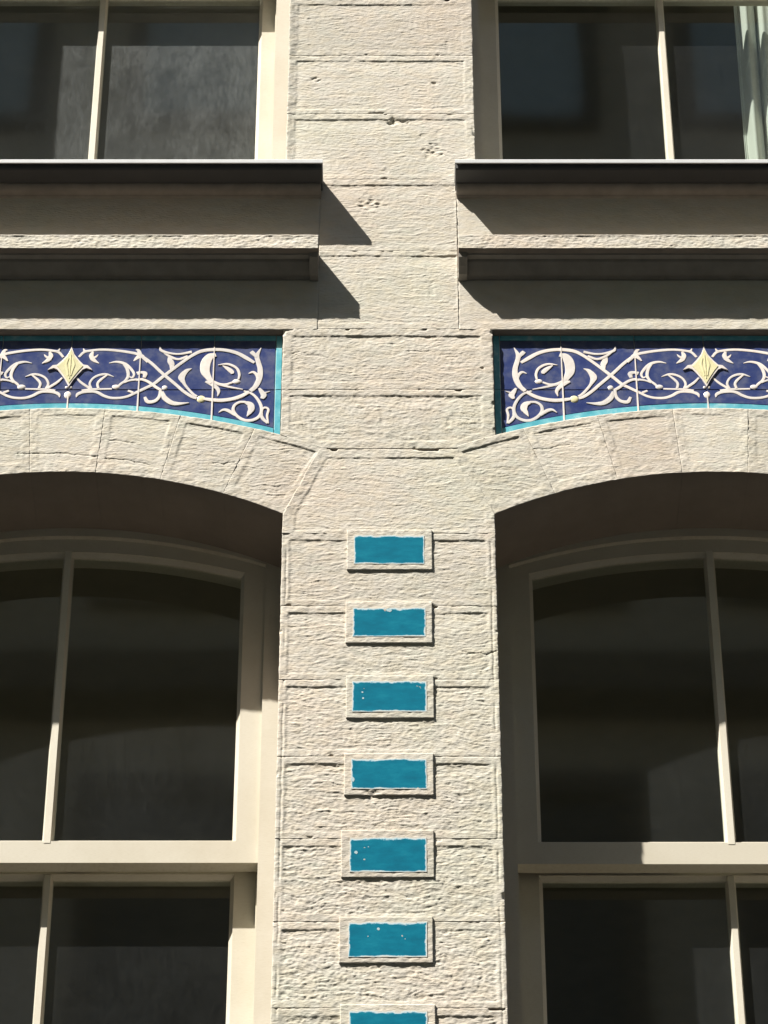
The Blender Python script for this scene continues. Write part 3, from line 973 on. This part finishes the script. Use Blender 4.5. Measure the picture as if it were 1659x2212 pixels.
frieze(0.9005, 0.5935, 'blue tile frieze with white scrollwork east of the pier, its end strip in shade')

# ------------------------------------------------------------------ sash windows
def arc_z(u, zc, r):
    return zc + math.sqrt(r * r - u * u)

def bar(name, x, w, y0, y1, z0, z1, parent, top=None):
    """upright glazing bar: flat fillet in front, splayed sides"""
    pr = [(-w / 2, y1), (-w / 2, y1 - 0.006), (-w * 0.28, y0), (w * 0.28, y0), (w / 2, y1 - 0.006), (w / 2, y1)]
    v = [(x + a, b, z0) for a, b in pr] + [(x + a, b, z1) for a, b in pr]
    n = len(pr)
    f = [(i, (i + 1) % n, n + (i + 1) % n, n + i) for i in range(n)] + [tuple(range(n - 1, -1, -1)), tuple(range(n, 2 * n))]
    return mesh_obj(name, v, f, M_BAR, parent)

def pane(x0, x1, z0, z1, y, parent, mat, top=None):
    if top:
        n = 8
        poly = [(x0, z0), (x1, z0)] + [(x1 + (x0 - x1) * k / n, top(x1 + (x0 - x1) * k / n)) for k in range(n + 1)]
        return prism('glass_pane', poly, y, y + 0.004, mat, parent)
    return box('glass_pane', x0, x1, y, y + 0.004, z0, z1, mat, parent)

NS = 24
def loop_rect(x0, x1, z0, z1, top=None):
    """two bottom corners, then the top edge from right to left in NS steps"""
    pts = [(x0, z0), (x1, z0)]
    for k in range(NS + 1):
        x = x1 + (x0 - x1) * k / NS
        pts.append((x, top(x) if top else z1))
    return pts

def window(xc, half, zbot, ztop, rail, arched, label, stile_out, up_in, lo_in, glass_lo, glass_up, ltop=0.008):
    w = thing('sash_window', label, 'window', (xc, 0.25, zbot), 'painted sash windows')
    so = stile_out
    if arched:
        outer = loop_rect(xc - half - 0.05, xc + half + 0.05, zbot - 0.05, 0, lambda x: arc_z(x - xc, ZI, RI) + 0.045)
        inner = loop_rect(xc - so, xc + so, zbot + 0.05, 0, lambda x: arc_z(x - xc, 5.622, 1.583))
        htop = lambda x: arc_z(x - xc, 5.622, 1.583) + 0.02
        gtop = lambda x: arc_z(x - xc, 5.422, 1.738)
    else:
        outer = loop_rect(xc - half - 0.05, xc + half + 0.05, zbot - 0.05, ztop + 0.05)
        inner = loop_rect(xc - so, xc + so, zbot + 0.05, ztop - 0.03)
        htop = lambda x: ztop - 0.02
        gtop = lambda x: ztop - 0.10
    ring('frame', outer, inner, 0.252, 0.400, M_CREAM, w)
    # upper sash, in front
    y = 0.267
    us = ring('upper_sash', loop_rect(xc - so - 0.004, xc + so + 0.004, rail, 0, htop), loop_rect(xc - up_in, xc + up_in, rail + 0.066, 0, gtop), y, y + 0.044, M_CREAM, w, 0.010, 0.014)
    gt = gtop(xc)
    bar('glazing_bar', xc, 0.031, y - 0.001, y + 0.030, rail + 0.060, gt + 0.004, us)
    pane(xc - up_in + 0.002, xc - 0.012, rail + 0.068, gt, y + 0.019, us, glass_up, (lambda x: gtop(x) - 0.002) if arched else None)
    pane(xc + 0.012, xc + up_in - 0.002, rail + 0.068, gt, y + 0.019, us, glass_up, (lambda x: gtop(x) - 0.002) if arched else None)
    # lower sash, behind
    y = 0.336
    so2 = so - 0.006
    ls = ring('lower_sash', loop_rect(xc - so2 - 0.012, xc + so2 + 0.012, zbot + 0.045, rail + 0.055), loop_rect(xc - lo_in, xc + lo_in, zbot + 0.13, rail + ltop), y, y + 0.044, M_CREAM, w, 0.010, 0.014)
    bar('glazing_bar', xc, 0.028, y - 0.001, y + 0.030, zbot + 0.122, rail + ltop - 0.002, ls)
    pane(xc - lo_in + 0.002, xc - 0.012, zbot + 0.128, rail + ltop, y + 0.019, ls, glass_lo)
    pane(xc + 0.012, xc + lo_in - 0.002, zbot + 0.128, rail + ltop, y + 0.019, ls, glass_lo)
    # parting bead between the two sashes at the sides
    for s in (-1, 1):
        x0, x1 = sorted((xc + s * (so + 0.001), xc + s * (so - 0.0055)))
        box('parting_bead', x0, x1, 0.312, 0.334, zbot + 0.05, rail - 0.002, M_CREAM, w)
    for ch in list(w.children):
        ch.location = Vector(ch.location) - Vector(w.location)
    return w
window(CL, HALF, 4.95, 7.232, 6.149, True, 'arched sash window west of the pier, its frame half in sun', 0.550, 0.491, 0.486, M_GLASS, M_GLASS)
window(CR, HALF, 4.95, 7.232, 6.145, True, 'arched sash window east of the pier, its near frame wholly in shade', 0.558, 0.503, 0.500, M_GLASS, M_GLASS)
window(CUL, 0.614, 8.335, 10.5, 9.456, False, 'straight topped upper sash window with hazy grey glass and no curtain', 0.561, 0.516, 0.513, M_GLASS_DUSTY, M_GLASS_DUSTY, 0.022)
window(CUR, 0.618, 8.335, 10.5, 9.456, False, 'straight topped upper sash window with a white curtain behind its glass', 0.588, 0.534, 0.530, M_GLASS, M_GLASS, 0.022)

# ------------------------------------------------------------------ curtain
def curtain():
    n, m = 150, 14
    v, f = [], []
    r = random.Random(4)
    for j in range(m + 1):
        q = j / m
        z = 8.42 + (10.40 - 8.42) * q
        for i in range(n + 1):
            s = i / n
            x = 1.128 + 0.022 * q + s * (0.42 - 0.02 * q)
            ph = s * 2 * math.pi * 7 + 0.5 * math.sin(3 * q + 5 * s)
            y = 0.455 + 0.024 * math.sin(ph) + 0.008 * math.sin(2.3 * ph + 1) + 0.006 * math.sin(4 * q + 9 * s)
            v.append((x + 0.006 * math.cos(ph), y, z))
    for j in range(m):
        for i in range(n):
            a = j * (n + 1) + i
            f.append((a, a + 1, a + n + 2, a + n + 1))
    o = mesh_obj('curtain', v, f, M_CLOTH, None, True)
    md = o.modifiers.new('thickness', 'SOLIDIFY')
    md.thickness = 0.0015
    o['label'] = 'white pleated curtain hanging inside the upper window, sun and shade on its folds'
    o['category'] = 'curtain'
curtain()
